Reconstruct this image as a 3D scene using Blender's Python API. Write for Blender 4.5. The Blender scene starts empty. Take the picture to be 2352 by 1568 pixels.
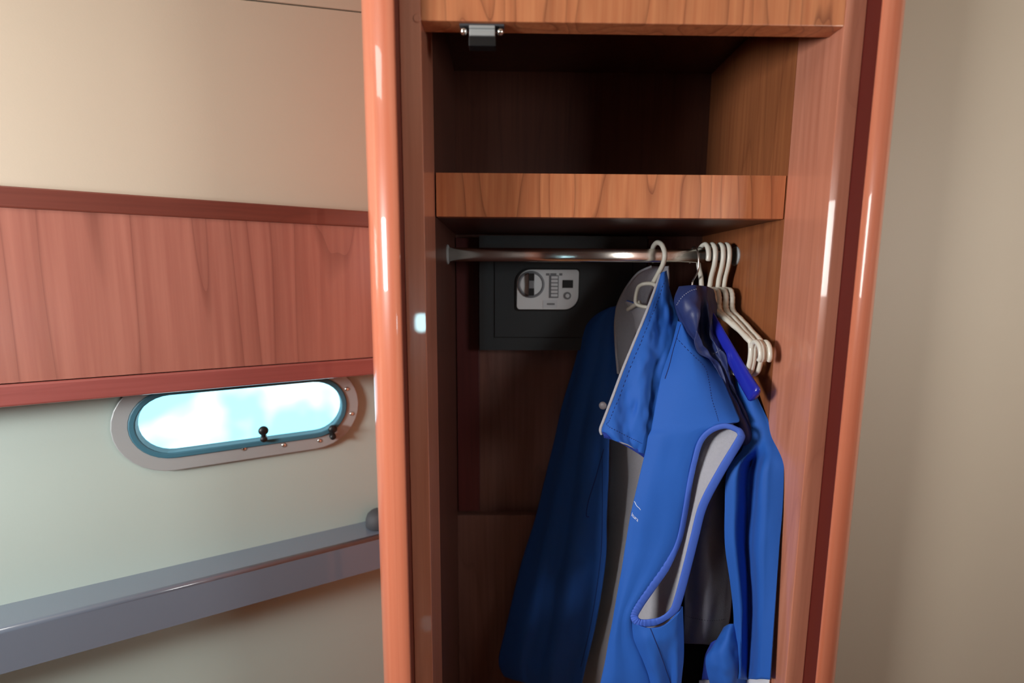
import bpy, bmesh, math, random
from mathutils import Vector, Matrix, noise
from mathutils.bvhtree import BVHTree
from mathutils.geometry import tessellate_polygon

random.seed(4)
sc = bpy.context.scene
COL = sc.collection

# ------------------------------------------------------------------ camera
FPX = 1088.0
CAMP = Vector((0, 0, 1.5))
PITCH, YAW, ROLL = math.radians(7.49), math.radians(-0.9), math.radians(0.3)
cam = bpy.data.cameras.new('camera')
cam.sensor_fit = 'HORIZONTAL'
cam.sensor_width = 36
cam.lens = 36 * FPX / 2352
cam.clip_start = 0.02
cam.dof.use_dof = True
cam.dof.focus_distance = 0.96
cam.dof.aperture_fstop = 1.5
camo = bpy.data.objects.new('camera', cam)
COL.objects.link(camo)
RM = (Matrix.Rotation(YAW, 3, 'Z') @ Matrix.Rotation(math.pi / 2 - PITCH, 3, 'X') @ Matrix.Rotation(ROLL, 3, 'Z'))
camo.matrix_world = Matrix.Translation(CAMP) @ RM.to_4x4()
sc.camera = camo

# ------------------------------------------------------------------ world, exposure, large lights
w = bpy.data.worlds.new('sky')
sc.world = w
w.use_nodes = True
wn, wl = w.node_tree.nodes, w.node_tree.links
bg = wn['Background']
wtc = wn.new('ShaderNodeTexCoord')
wno = wn.new('ShaderNodeTexNoise')
wno.inputs['Scale'].default_value = 9
wno.inputs['Detail'].default_value = 2
wcr = wn.new('ShaderNodeValToRGB')
wcr.color_ramp.elements[0].position = 0.40
wcr.color_ramp.elements[0].color = (0.30, 0.72, 0.86, 1)
wcr.color_ramp.elements[1].position = 0.62
wcr.color_ramp.elements[1].color = (0.95, 1.0, 1.0, 1)
wl.new(wtc.outputs['Generated'], wno.inputs['Vector'])
wl.new(wno.outputs['Fac'], wcr.inputs['Fac'])
wl.new(wcr.outputs['Color'], bg.inputs['Color'])
bg.inputs['Strength'].default_value = 2.8

vs = sc.view_settings
vs.view_transform = 'Standard'
vs.look = 'None'
vs.gamma = 1
vs.exposure = 0.0
vs.use_curve_mapping = False
sc.cycles.max_bounces = 6
sc.cycles.diffuse_bounces = 3
sc.cycles.glossy_bounces = 3
sc.cycles.caustics_reflective = False
sc.cycles.caustics_refractive = False
sc.cycles.adaptive_threshold = 0.03


def area(name, loc, target, sx, sy, power, color):
    l = bpy.data.lights.new(name, 'AREA')
    l.shape = 'RECTANGLE'
    l.size, l.size_y = sx, sy
    l.energy = power
    l.color = color
    o = bpy.data.objects.new(name, l)
    COL.objects.link(o)
    o.location = loc
    d = Vector(target) - Vector(loc)
    o.rotation_euler = d.to_track_quat('-Z', 'Y').to_euler()
    return o


# daylight: a cabin window to the left of the viewer, plus added fill lamps at right and overhead
area('side_window_daylight', (-1.68, -0.18, 1.62), (0.0, 0.85, 1.42), 0.60, 0.36, 58, (0.98, 0.98, 0.98))
area('right_fill_lamp', (1.37, -0.10, 1.62), (0.1, 0.8, 1.5), 0.60, 0.36, 15, (1.0, 0.98, 0.95))  # added fill lamp that brightens the stile, no known source there
area('overhead_fill_lamp', (-1.20, 0.10, 2.285), (-1.1, 0.15, 1.2), 0.45, 0.45, 7, (0.98, 0.98, 0.95))  # added fill lamp for the hull wall, no hatch is built


# ------------------------------------------------------------------ pixel helpers
def ray(px, py):
    return RM @ Vector(((px - 1176) / FPX, -(py - 784) / FPX, -1.0))


def at(px, py, Y):
    d = ray(px, py)
    return CAMP + d * ((Y - CAMP.y) / d.y)


def srgb(r, g, b):
    f = lambda c: (c / 12.92 if c <= 0.04045 else ((c + 0.055) / 1.055) ** 2.4)
    return (f(r / 255), f(g / 255), f(b / 255), 1)


# ------------------------------------------------------------------ materials
def mat(name, color=(0.8, 0.8, 0.8, 1), rough=0.5, metal=0.0, coat=0.0, spec=0.5, bump=0.0, bscale=200,
        mottle=0.0, mscale=6, sheen=0.0, emit=None, estr=1.0, coatr=0.08):
    m = bpy.data.materials.new(name)
    m.use_nodes = True
    n, l = m.node_tree.nodes, m.node_tree.links
    b = n['Principled BSDF']
    b.inputs['Base Color'].default_value = color
    b.inputs['Roughness'].default_value = rough
    b.inputs['Metallic'].default_value = metal
    b.inputs['Coat Weight'].default_value = coat
    b.inputs['Coat Roughness'].default_value = coatr
    b.inputs['Specular IOR Level'].default_value = spec
    b.inputs['Sheen Weight'].default_value = sheen
    tc = n.new('ShaderNodeTexCoord')
    if emit:
        b.inputs['Emission Color'].default_value = emit
        b.inputs['Emission Strength'].default_value = estr
    if mottle:
        t = n.new('ShaderNodeTexNoise')
        t.inputs['Scale'].default_value = mscale
        t.inputs['Detail'].default_value = 4
        l.new(tc.outputs['Object'], t.inputs['Vector'])
        mx = n.new('ShaderNodeMix')
        mx.data_type = 'RGBA'
        a = tuple(c * (1 - mottle) for c in color[:3]) + (1,)
        c2 = tuple(min(1, c * (1 + mottle)) for c in color[:3]) + (1,)
        mx.inputs['A'].default_value = a
        mx.inputs['B'].default_value = c2
        l.new(t.outputs['Fac'], mx.inputs['Factor'])
        l.new(mx.outputs['Result'], b.inputs['Base Color'])
    if bump:
        t = n.new('ShaderNodeTexNoise')
        t.inputs['Scale'].default_value = bscale
        t.inputs['Detail'].default_value = 3
        l.new(tc.outputs['Object'], t.inputs['Vector'])
        bp = n.new('ShaderNodeBump')
        bp.inputs['Strength'].default_value = bump
        bp.inputs['Distance'].default_value = 0.002
        l.new(t.outputs['Fac'], bp.inputs['Height'])
        l.new(bp.outputs['Normal'], b.inputs['Normal'])
    return m


def wood(name, light, mid, dark, rough=0.3, coat=0.4, stretch=(1, 1, 0.09), iso=7.0, scale=7.0, line=0.6, off=(0, 0, 0)):
    """cherry veneer: growth-ring isolines of a stretched noise plus fine streaks along the grain"""
    m = bpy.data.materials.new(name)
    m.use_nodes = True
    n, l = m.node_tree.nodes, m.node_tree.links
    b = n['Principled BSDF']
    b.inputs['Roughness'].default_value = rough
    b.inputs['Coat Weight'].default_value = coat
    b.inputs['Coat Roughness'].default_value = 0.025
    tc = n.new('ShaderNodeTexCoord')
    mp = n.new('ShaderNodeMapping')
    mp.inputs['Scale'].default_value = stretch
    mp.inputs['Location'].default_value = off
    l.new(tc.outputs['Object'], mp.inputs['Vector'])
    n1 = n.new('ShaderNodeTexNoise')
    n1.inputs['Scale'].default_value = scale
    n1.inputs['Detail'].default_value = 1.5
    n1.inputs['Distortion'].default_value = 0.25
    l.new(mp.outputs['Vector'], n1.inputs['Vector'])
    mu = n.new('ShaderNodeMath')
    mu.operation = 'MULTIPLY'
    mu.inputs[1].default_value = iso
    l.new(n1.outputs['Fac'], mu.inputs[0])
    fr = n.new('ShaderNodeMath')
    fr.operation = 'FRACT'
    l.new(mu.outputs[0], fr.inputs[0])
    r1 = n.new('ShaderNodeValToRGB')
    e = r1.color_ramp.elements
    e[0].position, e[0].color = 0.0, (1, 1, 1, 1)
    e[1].position, e[1].color = 1.0, (0.55, 0.55, 0.55, 1)
    k = e.new(0.06); k.color = (0.15, 0.15, 0.15, 1)
    k = e.new(0.22); k.color = (0.0, 0.0, 0.0, 1)
    k = e.new(0.85); k.color = (0.25, 0.25, 0.25, 1)
    l.new(fr.outputs[0], r1.inputs['Fac'])
    n2 = n.new('ShaderNodeTexNoise')
    n2.inputs['Scale'].default_value = scale * 16
    n2.inputs['Detail'].default_value = 4
    mp2 = n.new('ShaderNodeMapping')
    mp2.inputs['Scale'].default_value = tuple(s if s > 0.5 else s * 0.35 for s in stretch)
    l.new(tc.outputs['Object'], mp2.inputs['Vector'])
    l.new(mp2.outputs['Vector'], n2.inputs['Vector'])
    mx = n.new('ShaderNodeMix'); mx.data_type = 'RGBA'
    mx.inputs['A'].default_value = light
    mx.inputs['B'].default_value = mid
    r2 = n.new('ShaderNodeValToRGB')
    r2.color_ramp.elements[0].position = 0.32
    r2.color_ramp.elements[1].position = 0.68
    l.new(n2.outputs['Fac'], r2.inputs['Fac'])
    l.new(r2.outputs['Color'], mx.inputs['Factor'])
    mx2 = n.new('ShaderNodeMix'); mx2.data_type = 'RGBA'
    ml = n.new('ShaderNodeMath'); ml.operation = 'MULTIPLY'
    ml.inputs[1].default_value = line
    l.new(r1.outputs['Color'], ml.inputs[0])
    l.new(ml.outputs[0], mx2.inputs['Factor'])
    l.new(mx.outputs['Result'], mx2.inputs['A'])
    mx2.inputs['B'].default_value = dark
    l.new(mx2.outputs['Result'], b.inputs['Base Color'])
    bp = n.new('ShaderNodeBump')
    bp.inputs['Strength'].default_value = 0.05
    bp.inputs['Distance'].default_value = 0.001
    l.new(n2.outputs['Fac'], bp.inputs['Height'])
    l.new(bp.outputs['Normal'], b.inputs['Normal'])
    return m


M = {}
M['wood'] = wood('cherry_veneer', srgb(206, 134, 90), srgb(190, 114, 74), srgb(112, 58, 36), rough=0.38, coat=0.25, iso=10, scale=8.0, line=0.75, stretch=(1, 1, 0.14))
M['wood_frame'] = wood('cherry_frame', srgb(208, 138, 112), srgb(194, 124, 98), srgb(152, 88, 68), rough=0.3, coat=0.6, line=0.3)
M['wood_lit'] = wood('cherry_lit_copy', srgb(160, 98, 60), srgb(142, 82, 50), srgb(98, 52, 32), rough=0.42, coat=0.1, line=0.4)  # lit copy of the inside cherry, for the right side panel
M['wood_shaded'] = wood('cherry_shaded_copy', srgb(92, 54, 42), srgb(80, 46, 36), srgb(56, 30, 24), rough=0.42, coat=0.1, line=0.4)  # darkened copy of the same cherry, inside shade put into the colour
M['wood_back'] = wood('cherry_back_board', srgb(122, 84, 74), srgb(108, 72, 64), srgb(76, 46, 40), rough=0.5, coat=0.1, line=0.4)  # back board also darkened for the shade inside
M['wood_batten'] = wood('mahogany_batten', srgb(86, 36, 36), srgb(74, 30, 30), srgb(54, 22, 22), rough=0.45, coat=0.1, line=0.3)
M['post'] = wood('lacquered_post', srgb(212, 130, 100), srgb(202, 114, 84), srgb(180, 92, 66), rough=0.3, coat=0.7, line=0.25, stretch=(1, 1, 0.03))
M['post'].node_tree.nodes['Principled BSDF'].inputs['Specular IOR Level'].default_value = 0.25
M['shade_and_plinth'] = mat('post_shade_and_plinth', srgb(92, 30, 26), rough=0.35, coat=0.3)  # shade on the post's inner face put into the colour; plinth uses it too
M['fascia'] = wood('pink_cherry_panel', srgb(172, 112, 96), srgb(158, 98, 84), srgb(112, 62, 52), rough=0.3, coat=0.5, scale=5.0, off=(3, 1, 2))
M['trim_dark'] = wood('dark_cherry_trim', srgb(116, 60, 48), srgb(104, 52, 42), srgb(80, 38, 30), rough=0.32, coat=0.5, stretch=(0.1, 0.1, 1), line=0.3)
M['trim_red'] = wood('red_cherry_trim', srgb(152, 82, 76), srgb(142, 74, 68), srgb(120, 58, 54), rough=0.3, coat=0.5, stretch=(0.1, 0.1, 1), line=0.3)
M['cream'] = mat('cream_vinyl', srgb(188, 174, 154), rough=0.6, mottle=0.03, mscale=3, bump=0.05, bscale=300)
M['cream_low'] = mat('pale_vinyl_liner', srgb(174, 188, 180), rough=0.55, mottle=0.03, mscale=3, bump=0.05, bscale=300)
M['ledge'] = mat('blue_grey_ledge_lacquer', srgb(106, 116, 130), rough=0.22, coat=1.0, mottle=0.02)
M['floor'] = wood('teak_floor', srgb(150, 100, 62), srgb(128, 82, 50), srgb(84, 50, 30), stretch=(0.1, 1, 1))
M['steel'] = mat('brushed_steel', srgb(168, 172, 172), rough=0.45, metal=0.25, bump=0.05, bscale=120)
M['chrome'] = mat('chrome', srgb(232, 226, 218), rough=0.22, metal=1.0)
M['rubber'] = mat('teal_gasket', srgb(60, 110, 128), rough=0.5)
M['black'] = mat('black_plastic', srgb(16, 16, 18), rough=0.45)
M['dgrey'] = mat('dark_grey_foam', srgb(66, 68, 72), rough=0.7, bump=0.2, bscale=300)
M['safe'] = mat('black_safe_paint', srgb(46, 50, 53), rough=0.45, bump=0.15, bscale=500)
M['groove'] = mat('safe_gap', srgb(12, 12, 14), rough=0.7)
M['silver'] = mat('silver_panel', srgb(232, 238, 242), rough=0.4, metal=0.0)
M['silver_d'] = mat('grey_print', srgb(128, 132, 138), rough=0.5)
M['silver_l'] = mat('pale_label', srgb(222, 228, 234), rough=0.5)
M['white'] = mat('ivory_plastic', srgb(226, 222, 208), rough=0.32, coat=0.2, spec=0.5)
M['bluehanger'] = mat('royal_blue_plastic', srgb(34, 44, 170), rough=0.22, coat=0.4)
M['softshell'] = mat('blue_softshell', srgb(26, 92, 184), rough=0.75, sheen=0.04, bump=0.12, bscale=900, mottle=0.05, mscale=14)
M['softtrim'] = mat('blue_binding', srgb(66, 104, 202), rough=0.7, bump=0.2, bscale=700)
M['softdark'] = mat('dark_blue_zip_tape', srgb(24, 54, 150), rough=0.7, bump=0.2, bscale=800)
M['stitch'] = mat('navy_stitching', srgb(14, 34, 100), rough=0.8)
M['fleece'] = mat('grey_fleece', srgb(178, 178, 186), rough=0.95, sheen=0.3, bump=0.6, bscale=600, mottle=0.08, mscale=160)
M['nylon'] = mat('navy_nylon', srgb(42, 54, 104), rough=0.5, bump=0.5, bscale=45)
M['charcoal'] = mat('charcoal_jersey', srgb(116, 116, 124), rough=0.95, spec=0.1, bump=0.4, bscale=700, mottle=0.08, mscale=90)
M['whitecloth'] = mat('white_cotton', srgb(226, 228, 234), rough=0.85, bump=0.2, bscale=500)
M['print'] = mat('white_print', srgb(228, 236, 248), rough=0.6)
M['snap'] = mat('grey_snap', srgb(112, 106, 110), rough=0.5)
M['black_jersey'] = mat('black_jersey', srgb(30, 30, 34), rough=0.95, spec=0.1, bump=0.3, bscale=600)
M['thread'] = mat('white_thread', srgb(150, 155, 180), rough=0.7)
M['sky_pane'] = mat('daylit_pane', (0.6, 0.9, 1, 1), rough=0.1, emit=(0.55, 0.92, 1.0, 1), estr=45.0)


def glass_mat():
    m = bpy.data.materials.new('porthole_glass')
    m.use_nodes = True
    n, l = m.node_tree.nodes, m.node_tree.links
    n.remove(n['Principled BSDF'])
    t = n.new('ShaderNodeBsdfTransparent')
    t.inputs['Color'].default_value = (0.86, 0.97, 1.0, 1)
    g = n.new('ShaderNodeBsdfGlossy')
    g.inputs['Roughness'].default_value = 0.03
    f = n.new('ShaderNodeFresnel')
    f.inputs['IOR'].default_value = 1.3
    x = n.new('ShaderNodeMixShader')
    l.new(f.outputs[0], x.inputs[0])
    l.new(t.outputs[0], x.inputs[1])
    l.new(g.outputs[0], x.inputs[2])
    l.new(x.outputs[0], n['Material Output'].inputs['Surface'])
    return m


M['glass'] = glass_mat()

# ------------------------------------------------------------------ object helpers
WLOC = {}


def empty(name, loc, label=None, cat=None, group=None, kind=None):
    o = bpy.data.objects.new(name, None)
    o.empty_display_size = 0.05
    COL.objects.link(o)
    o.location = loc
    WLOC[o] = Vector(loc)
    tag(o, label, cat, group, kind)
    return o


def tag(o, label=None, cat=None, group=None, kind=None):
    if label: o['label'] = label
    if cat: o['category'] = cat
    if group: o['group'] = group
    if kind: o['kind'] = kind
    return o


def make(name, verts, faces, mats, parent=None, smooth=False, fmat=None, local=False):
    """one mesh object; verts in world space (shifted into the parent's space) unless local"""
    off = Vector((0, 0, 0))
    if parent is not None and not local:
        off = WLOC[parent]
    me = bpy.data.meshes.new(name)
    me.from_pydata([tuple(Vector(v) - off) for v in verts], [], faces)
    if not isinstance(mats, (list, tuple)):
        mats = [mats]
    for m in mats:
        me.materials.append(m)
    if fmat:
        me.polygons.foreach_set('material_index', fmat)
    if smooth:
        me.polygons.foreach_set('use_smooth', [True] * len(me.polygons))
    me.update()
    o = bpy.data.objects.new(name, me)
    COL.objects.link(o)
    if parent is not None:
        o.parent = parent
    WLOC[o] = off
    return o


def bevel(o, wd=0.002, seg=2, ang=0.6):
    md = o.modifiers.new('bevel', 'BEVEL')
    md.width = wd
    md.segments = seg
    md.limit_method = 'ANGLE'
    md.angle_limit = ang
    return o


BF = [(0, 3, 2, 1), (4, 5, 6, 7), (0, 1, 5, 4), (1, 2, 6, 5), (2, 3, 7, 6), (3, 0, 4, 7)]


def box(name, x0, x1, y0, y1, z0, z1, m, parent=None, bv=0.0):
    v = [(x0, y0, z0), (x1, y0, z0), (x1, y1, z0), (x0, y1, z0), (x0, y0, z1), (x1, y0, z1), (x1, y1, z1), (x0, y1, z1)]
    o = make(name, v, BF, m, parent)
    if bv: bevel(o, bv)
    return o


def cat(p0, p1, p2, p3, t, k=0.5):
    m1, m2 = (p2 - p0) * k, (p3 - p1) * k
    t2, t3 = t * t, t * t * t
    return p1 * (2 * t3 - 3 * t2 + 1) + m1 * (t3 - 2 * t2 + t) + p2 * (-2 * t3 + 3 * t2) + m2 * (t3 - t2)


def curve(pts, n, closed=False, k=0.5):
    """n+1 (or n, closed) points along a Catmull-Rom spline"""
    N = len(pts)
    segs = N if closed else N - 1
    out = []
    for i in range(n + (0 if closed else 1)):
        f = i / n * segs
        s = min(int(f), segs - 1)
        t = f - s
        g = (lambda j: pts[j % N]) if closed else (lambda j: pts[max(0, min(N - 1, j))])
        out.append(cat(g(s - 1), g(s), g(s + 1), g(s + 2), t, k))
    return out


def tube_geo(pts, rad, sides=10, closed=False, flat=1.0, up=None, caps=True):
    """rad: number or list; flat squashes across `up`"""
    N = len(pts)
    verts, faces = [], []
    prev = None
    for i, p in enumerate(pts):
        a = pts[(i - 1) % N] if (closed or i > 0) else p
        b = pts[(i + 1) % N] if (closed or i < N - 1) else p
        t = (b - a)
        t = t.normalized() if t.length > 1e-9 else Vector((0, 0, 1))
        if prev is None:
            ref = Vector(up) if up else (Vector((0, 0, 1)) if abs(t.z) < 0.9 else Vector((1, 0, 0)))
        else:
            ref = Vector(up) if up else prev
        nrm = (ref - t * ref.dot(t))
        if nrm.length < 1e-6: nrm = t.orthogonal()
        nrm.normalize()
        prev = nrm
        bi = t.cross(nrm)
        r = rad[i] if isinstance(rad, (list, tuple)) else rad
        for j in range(sides):
            th = 2 * math.pi * j / sides
            verts.append(p + nrm * (r * math.cos(th)) + bi * (r * flat * math.sin(th)))
    L = N if closed else N - 1
    for i in range(L):
        for j in range(sides):
            a, b = i * sides + j, i * sides + (j + 1) % sides
            c, d = ((i + 1) % N) * sides + (j + 1) % sides, ((i + 1) % N) * sides + j
            faces.append((a, b, c, d))
    if not closed and caps:
        faces.append(tuple(range(sides - 1, -1, -1)))
        faces.append(tuple((N - 1) * sides + j for j in range(sides)))
    return verts, faces


def tube(name, pts, rad, m, parent=None, sides=10, closed=False, flat=1.0, up=None, n=None, local=False):
    pts = [Vector(p) for p in pts]
    if n: pts = curve(pts, n, closed)
    v, f = tube_geo(pts, rad, sides, closed, flat, up)
    return make(name, v, f, m, parent, smooth=True, local=local)


def merge(geos):
    V, F = [], []
    for v, f in geos:
        k = len(V)
        V += list(v)
        F += [tuple(i + k for i in q) for q in f]
    return V, F


def lathe_geo(c, axis, prof, n=24):
    """prof: (radius, height along axis)"""
    axis = Vector(axis).normalized()
    a = axis.orthogonal().normalized()
    b = axis.cross(a)
    V, F = [], []
    for r, h in prof:
        for j in range(n):
            t = 2 * math.pi * j / n
            V.append(Vector(c) + axis * h + (a * math.cos(t) + b * math.sin(t)) * r)
    for i in range(len(prof) - 1):
        for j in range(n):
            F.append((i * n + j, i * n + (j + 1) % n, (i + 1) * n + (j + 1) % n, (i + 1) * n + j))
    F.append(tuple((len(prof) - 1) * n + j for j in range(n)))
    F.append(tuple(range(n - 1, -1, -1)))
    return V, F


def prism(name, poly, axis_a, axis_b, org, ext, m, parent=None, bv=0):
    """poly of (a,b) in the plane axis_a/axis_b at org, extruded by vector ext"""
    A, B, O, E = Vector(axis_a), Vector(axis_b), Vector(org), Vector(ext)
    n = len(poly)
    v = [O + A * p[0] + B * p[1] for p in poly] + [O + A * p[0] + B * p[1] + E for p in poly]
    f = [tuple(range(n - 1, -1, -1)), tuple(range(n, 2 * n))] + [(i, (i + 1) % n, n + (i + 1) % n, n + i) for i in range(n)]
    o = make(name, v, f, m, parent)
    me = o.data
    bm = bmesh.new(); bm.from_mesh(me)
    bmesh.ops.recalc_face_normals(bm, faces=bm.faces)
    bm.to_mesh(me); bm.free()
    if bv: bevel(o, bv)
    return o


# ------------------------------------------------------------------ main dimensions of the wardrobe
XL, XR = -0.129, 0.522            # inner faces of the sides
YF, YB = 0.78, 1.27               # face frame front, inner back
YJ = 0.90                         # back of the deep jambs / front of the shelf
XPL, XPR = -0.162, 0.555          # outer edges of the frame stiles (post faces)
ZTOP = 2.25
Z_RAIL = at(1400, 53, YF).z
Z_RAILB = Z_RAIL
Z_SH_T = at(1400, 399.5, YJ).z
Z_SH_B = at(1400, 500, YJ).z
Z_CEIL = at(1500, 168, YB).z
YROD = 1.08
Z_ROD = at(1340, 586, YROD).z

# ------------------------------------------------------------------ the cabin shell
AH = math.radians(27.5)
P0 = Vector((-0.235, 1.34, 0))
SD = Vector((-math.cos(AH), -math.sin(AH), 0))       # along the hull side, away from the wardrobe
ND = Vector((math.sin(AH), -math.cos(AH), 0))        # into the cabin


def W(s, z, off=0.0):
    p = P0 + SD * s + ND * off
    return Vector((p.x, p.y, z))


def wallhit(px, py, off=0.0):
    d = ray(px, py)
    o = P0 + ND * off
    t = (o - CAMP).dot(ND) / d.dot(ND)
    p = CAMP + d * t
    return (p - o).dot(SD), p.z


def wall_strip(name, s0, s1, zs, off0, off1, m, parent=None, bv=0.0):
    """board along the hull side; zs = ((z0,z1) at s0, (z0,z1) at s1)"""
    v = [W(s0, zs[0][0], off0), W(s1, zs[1][0], off0), W(s1, zs[1][0], off1), W(s0, zs[0][0], off1),
         W(s0, zs[0][1], off0), W(s1, zs[1][1], off0), W(s1, zs[1][1], off1), W(s0, zs[0][1], off1)]
    o = make(name, v, BF, m, parent)
    bm = bmesh.new(); bm.from_mesh(o.data)
    bmesh.ops.recalc_face_normals(bm, faces=bm.faces)
    bm.to_mesh(o.data); bm.free()
    if bv: bevel(o, bv)
    return o


SLEN = 1.74
# porthole geometry on the hull side
ps, pz = wallhit(785, 926)
_, pzb = wallhit(690, 997)
PR = abs(pz - pzb)                 # half height of the glass
PS0 = ps + PR                      # centre of the right-hand arc
PLEN = 0.30
PS1 = PS0 + PLEN                   # centre of the left-hand arc


def stadium(r, n=14):
    out = []
    for i in range(n + 1):
        t = math.pi / 2 + math.pi * i / n
        out.append((PS0 + r * math.cos(t), pz + r * math.sin(t)))
    for i in range(n + 1):
        t = -math.pi / 2 + math.pi * i / n
        out.append((PS1 + r * math.cos(t), pz + r * math.sin(t)))
    return out


def wall_with_hole(name, s0, s1, z0, z1, off0, off1, hole, m):
    outer = [(s0, z0), (s1, z0), (s1, z1), (s0, z1)]
    tri = tessellate_polygon([[Vector((a, b, 0)) for a, b in outer], [Vector((a, b, 0)) for a, b in hole]])
    pts = outer + hole
    n = len(pts)
    V = [W(a, b, off0) for a, b in pts] + [W(a, b, off1) for a, b in pts]
    F = [tuple(t) for t in tri] + [tuple(i + n for i in reversed(t)) for t in tri]
    k = len(hole)
    for i in range(k):
        a, b = 4 + i, 4 + (i + 1) % k
        F.append((a, b, b + n, a + n))
    for i in range(4):
        a, b = i, (i + 1) % 4
        F.append((a, b, b + n, a + n))
    o = make(name, V, F, m)
    bm = bmesh.new(); bm.from_mesh(o.data)
    bmesh.ops.recalc_face_normals(bm, faces=bm.faces)
    bm.to_mesh(o.data); bm.free()
    return o


HOLE = stadium(PR + 0.006)
# heights of the boards on the hull side
OFF_F = 0.075                     # how far the locker front stands off the hull liner
zt0 = wallhit(720, 476, OFF_F + 0.006)[1]
zt1 = wallhit(720, 515, OFF_F + 0.006)[1]
zb1 = wallhit(727, 830, OFF_F + 0.006)[1]
zb0 = wallhit(727, 872, OFF_F + 0.006)[1]
tag(wall_with_hole('wall_left', -0.05, SLEN, 0.0, zb1 + 0.02, -0.03, 0.0, HOLE, M['cream_low']), kind='structure',
    label='pale vinyl hull lining around the porthole')
# upper liner: two panels with an open joint
OFF_U = 0.035
sA, zA = wallhit(588, 1, OFF_U)
sB, zB = wallhit(836, 28, OFF_U)
slope = (zB - zA) / (sB - sA)
zj = lambda s: zA + slope * (s - sA)
up = wall_strip('wall_upper', -0.05, SLEN, ((zb1, 2.3), (zb1, 2.3)), -0.03, OFF_U - 0.01, M['groove'])
tag(up, kind='structure', label='backing behind the cream upper lining')
wall_strip('lining_panel', -0.05, SLEN, ((zt1, zj(-0.05) - 0.0015), (zt1, zj(SLEN) - 0.0015)), OFF_U - 0.01, OFF_U, M['cream'], up, 0.002)
wall_strip('lining_panel', -0.05, SLEN, ((zj(-0.05) + 0.0015, 2.3), (zj(SLEN) + 0.0015, 2.3)), OFF_U - 0.01, OFF_U, M['cream'], up, 0.002)
# other sides of the cabin
tag(box('floor', -1.85, 1.6, -1.9, 2.2, -0.04, 0.0, M['floor']), kind='structure')
tag(box('ceiling', -1.85, 1.6, -1.9, 2.2, 2.3, 2.34, M['cream']), kind='structure')
tag(box('wall_rear', -1.85, 1.6, -1.9, -1.86, 0, 2.3, M['wood_shaded']), kind='structure')
tag(box('wall_side', -1.79, -1.75, -1.86, 0.53, 0, 2.3, M['wood_shaded']), kind='structure')
tag(box('wall_right', 1.4, 1.44, -1.86, 0.86, 0, 2.3, M['wood_shaded']), kind='structure')
tag(box('wall_front', 0.625, 1.4, 0.86, 0.9, 0, 2.3, M['cream']), kind='structure')
tag(box('wall_back', -0.24, 1.4, 1.40, 1.44, 0, 2.3, M['cream']), kind='structure')

# porthole in view
win = empty('window_1', W((PS0 + PS1) / 2, pz, 0), 'oval steel framed porthole with bright sea light', kind='structure')


def ring(name, r_in, r_out, o0, o1, m, parent, seg=16):
    A, B = stadium(r_out, seg), stadium(r_in, seg)
    n = len(A)
    V = [W(a, b, o0) for a, b in A] + [W(a, b, o1) for a, b in A] + [W(a, b, o1) for a, b in B] + [W(a, b, o0) for a, b in B]
    F = []
    for k in range(4):
        for i in range(n):
            j = (i + 1) % n
            F.append((k * n + i, k * n + j, ((k + 1) % 4) * n + j, ((k + 1) % 4) * n + i))
    o = make(name, V, F, m, parent)
    bm = bmesh.new(); bm.from_mesh(o.data)
    bmesh.ops.recalc_face_normals(bm, faces=bm.faces)
    bm.to_mesh(o.data); bm.free()
    return bevel(o, 0.0025, 2, 0.9)


fr = ring('window_frame', PR + 0.010, PR + 0.042, 0.0, 0.012, M['steel'], win)
ring('gasket', PR - 0.002, PR + 0.011, -0.02, 0.016, M['rubber'], win)
st = stadium(PR + 0.001)
make('pane', [W(a, b, -0.012) for a, b in st] + [W(a, b, -0.006) for a, b in st],
     [tuple(range(len(st))), tuple(range(2 * len(st) - 1, len(st) - 1, -1))] +
     [(i, (i + 1) % len(st), len(st) + (i + 1) % len(st), len(st) + i) for i in range(len(st))], M['glass'], win)
sm = stadium(PR + 0.027, 14)
for px, py in ((797, 893), (808, 950), (734, 1012), (652, 1022), (700, 866), (560, 1030)):
    s, z = wallhit(px, py, 0.012)
    v, f = lathe_geo(W(s, z, 0.0115), ND, [(0.0058, 0), (0.0055, 0.0015), (0.003, 0.003), (0.001, 0.0033)], 12)
    make('screw', v, f, M['chrome'], fr, smooth=True)
for px, py in ((765, 986), (605, 990)):
    s, z = wallhit(px, py, 0.03)
    k = empty('x', (0, 0, 0)) if False else None
    v1 = lathe_geo(W(s, z - 0.022, 0.004), ND, [(0.008, 0), (0.008, 0.02), (0.006, 0.024)], 14)
    v2 = lathe_geo(W(s, z, 0.016), ND, [(0.004, 0), (0.0105, 0.004), (0.0115, 0.010), (0.009, 0.016), (0.003, 0.018)], 16)
    v3 = tube_geo([W(s, z - 0.022, 0.02), W(s, z, 0.024)], 0.005, 8)
    make('latch_knob', *merge([v1, v2, v3]), M['black'], win, smooth=True)

# cherry locker front above the porthole
lk = empty('locker_front', W(1.2, zb0, 0), 'cherry wood locker front with moulded rails above the porthole', 'locker')
wall_strip('locker_panel', 0.05, SLEN, ((zb1, zt1), (zb1, zt1)), OFF_U - 0.005, OFF_F, M['fascia'], lk)
wall_strip('top_rail', 0.05, SLEN, ((zt1, zt0), (zt1, zt0)), 0.025, OFF_F + 0.006, M['trim_dark'], lk, 0.003)
wall_strip('bottom_rail', 0.05, SLEN, ((zb0, zb1 - 0.002), (zb0, zb1 - 0.002)), 0.0, OFF_F + 0.006, M['trim_red'], lk, 0.004)

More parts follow.
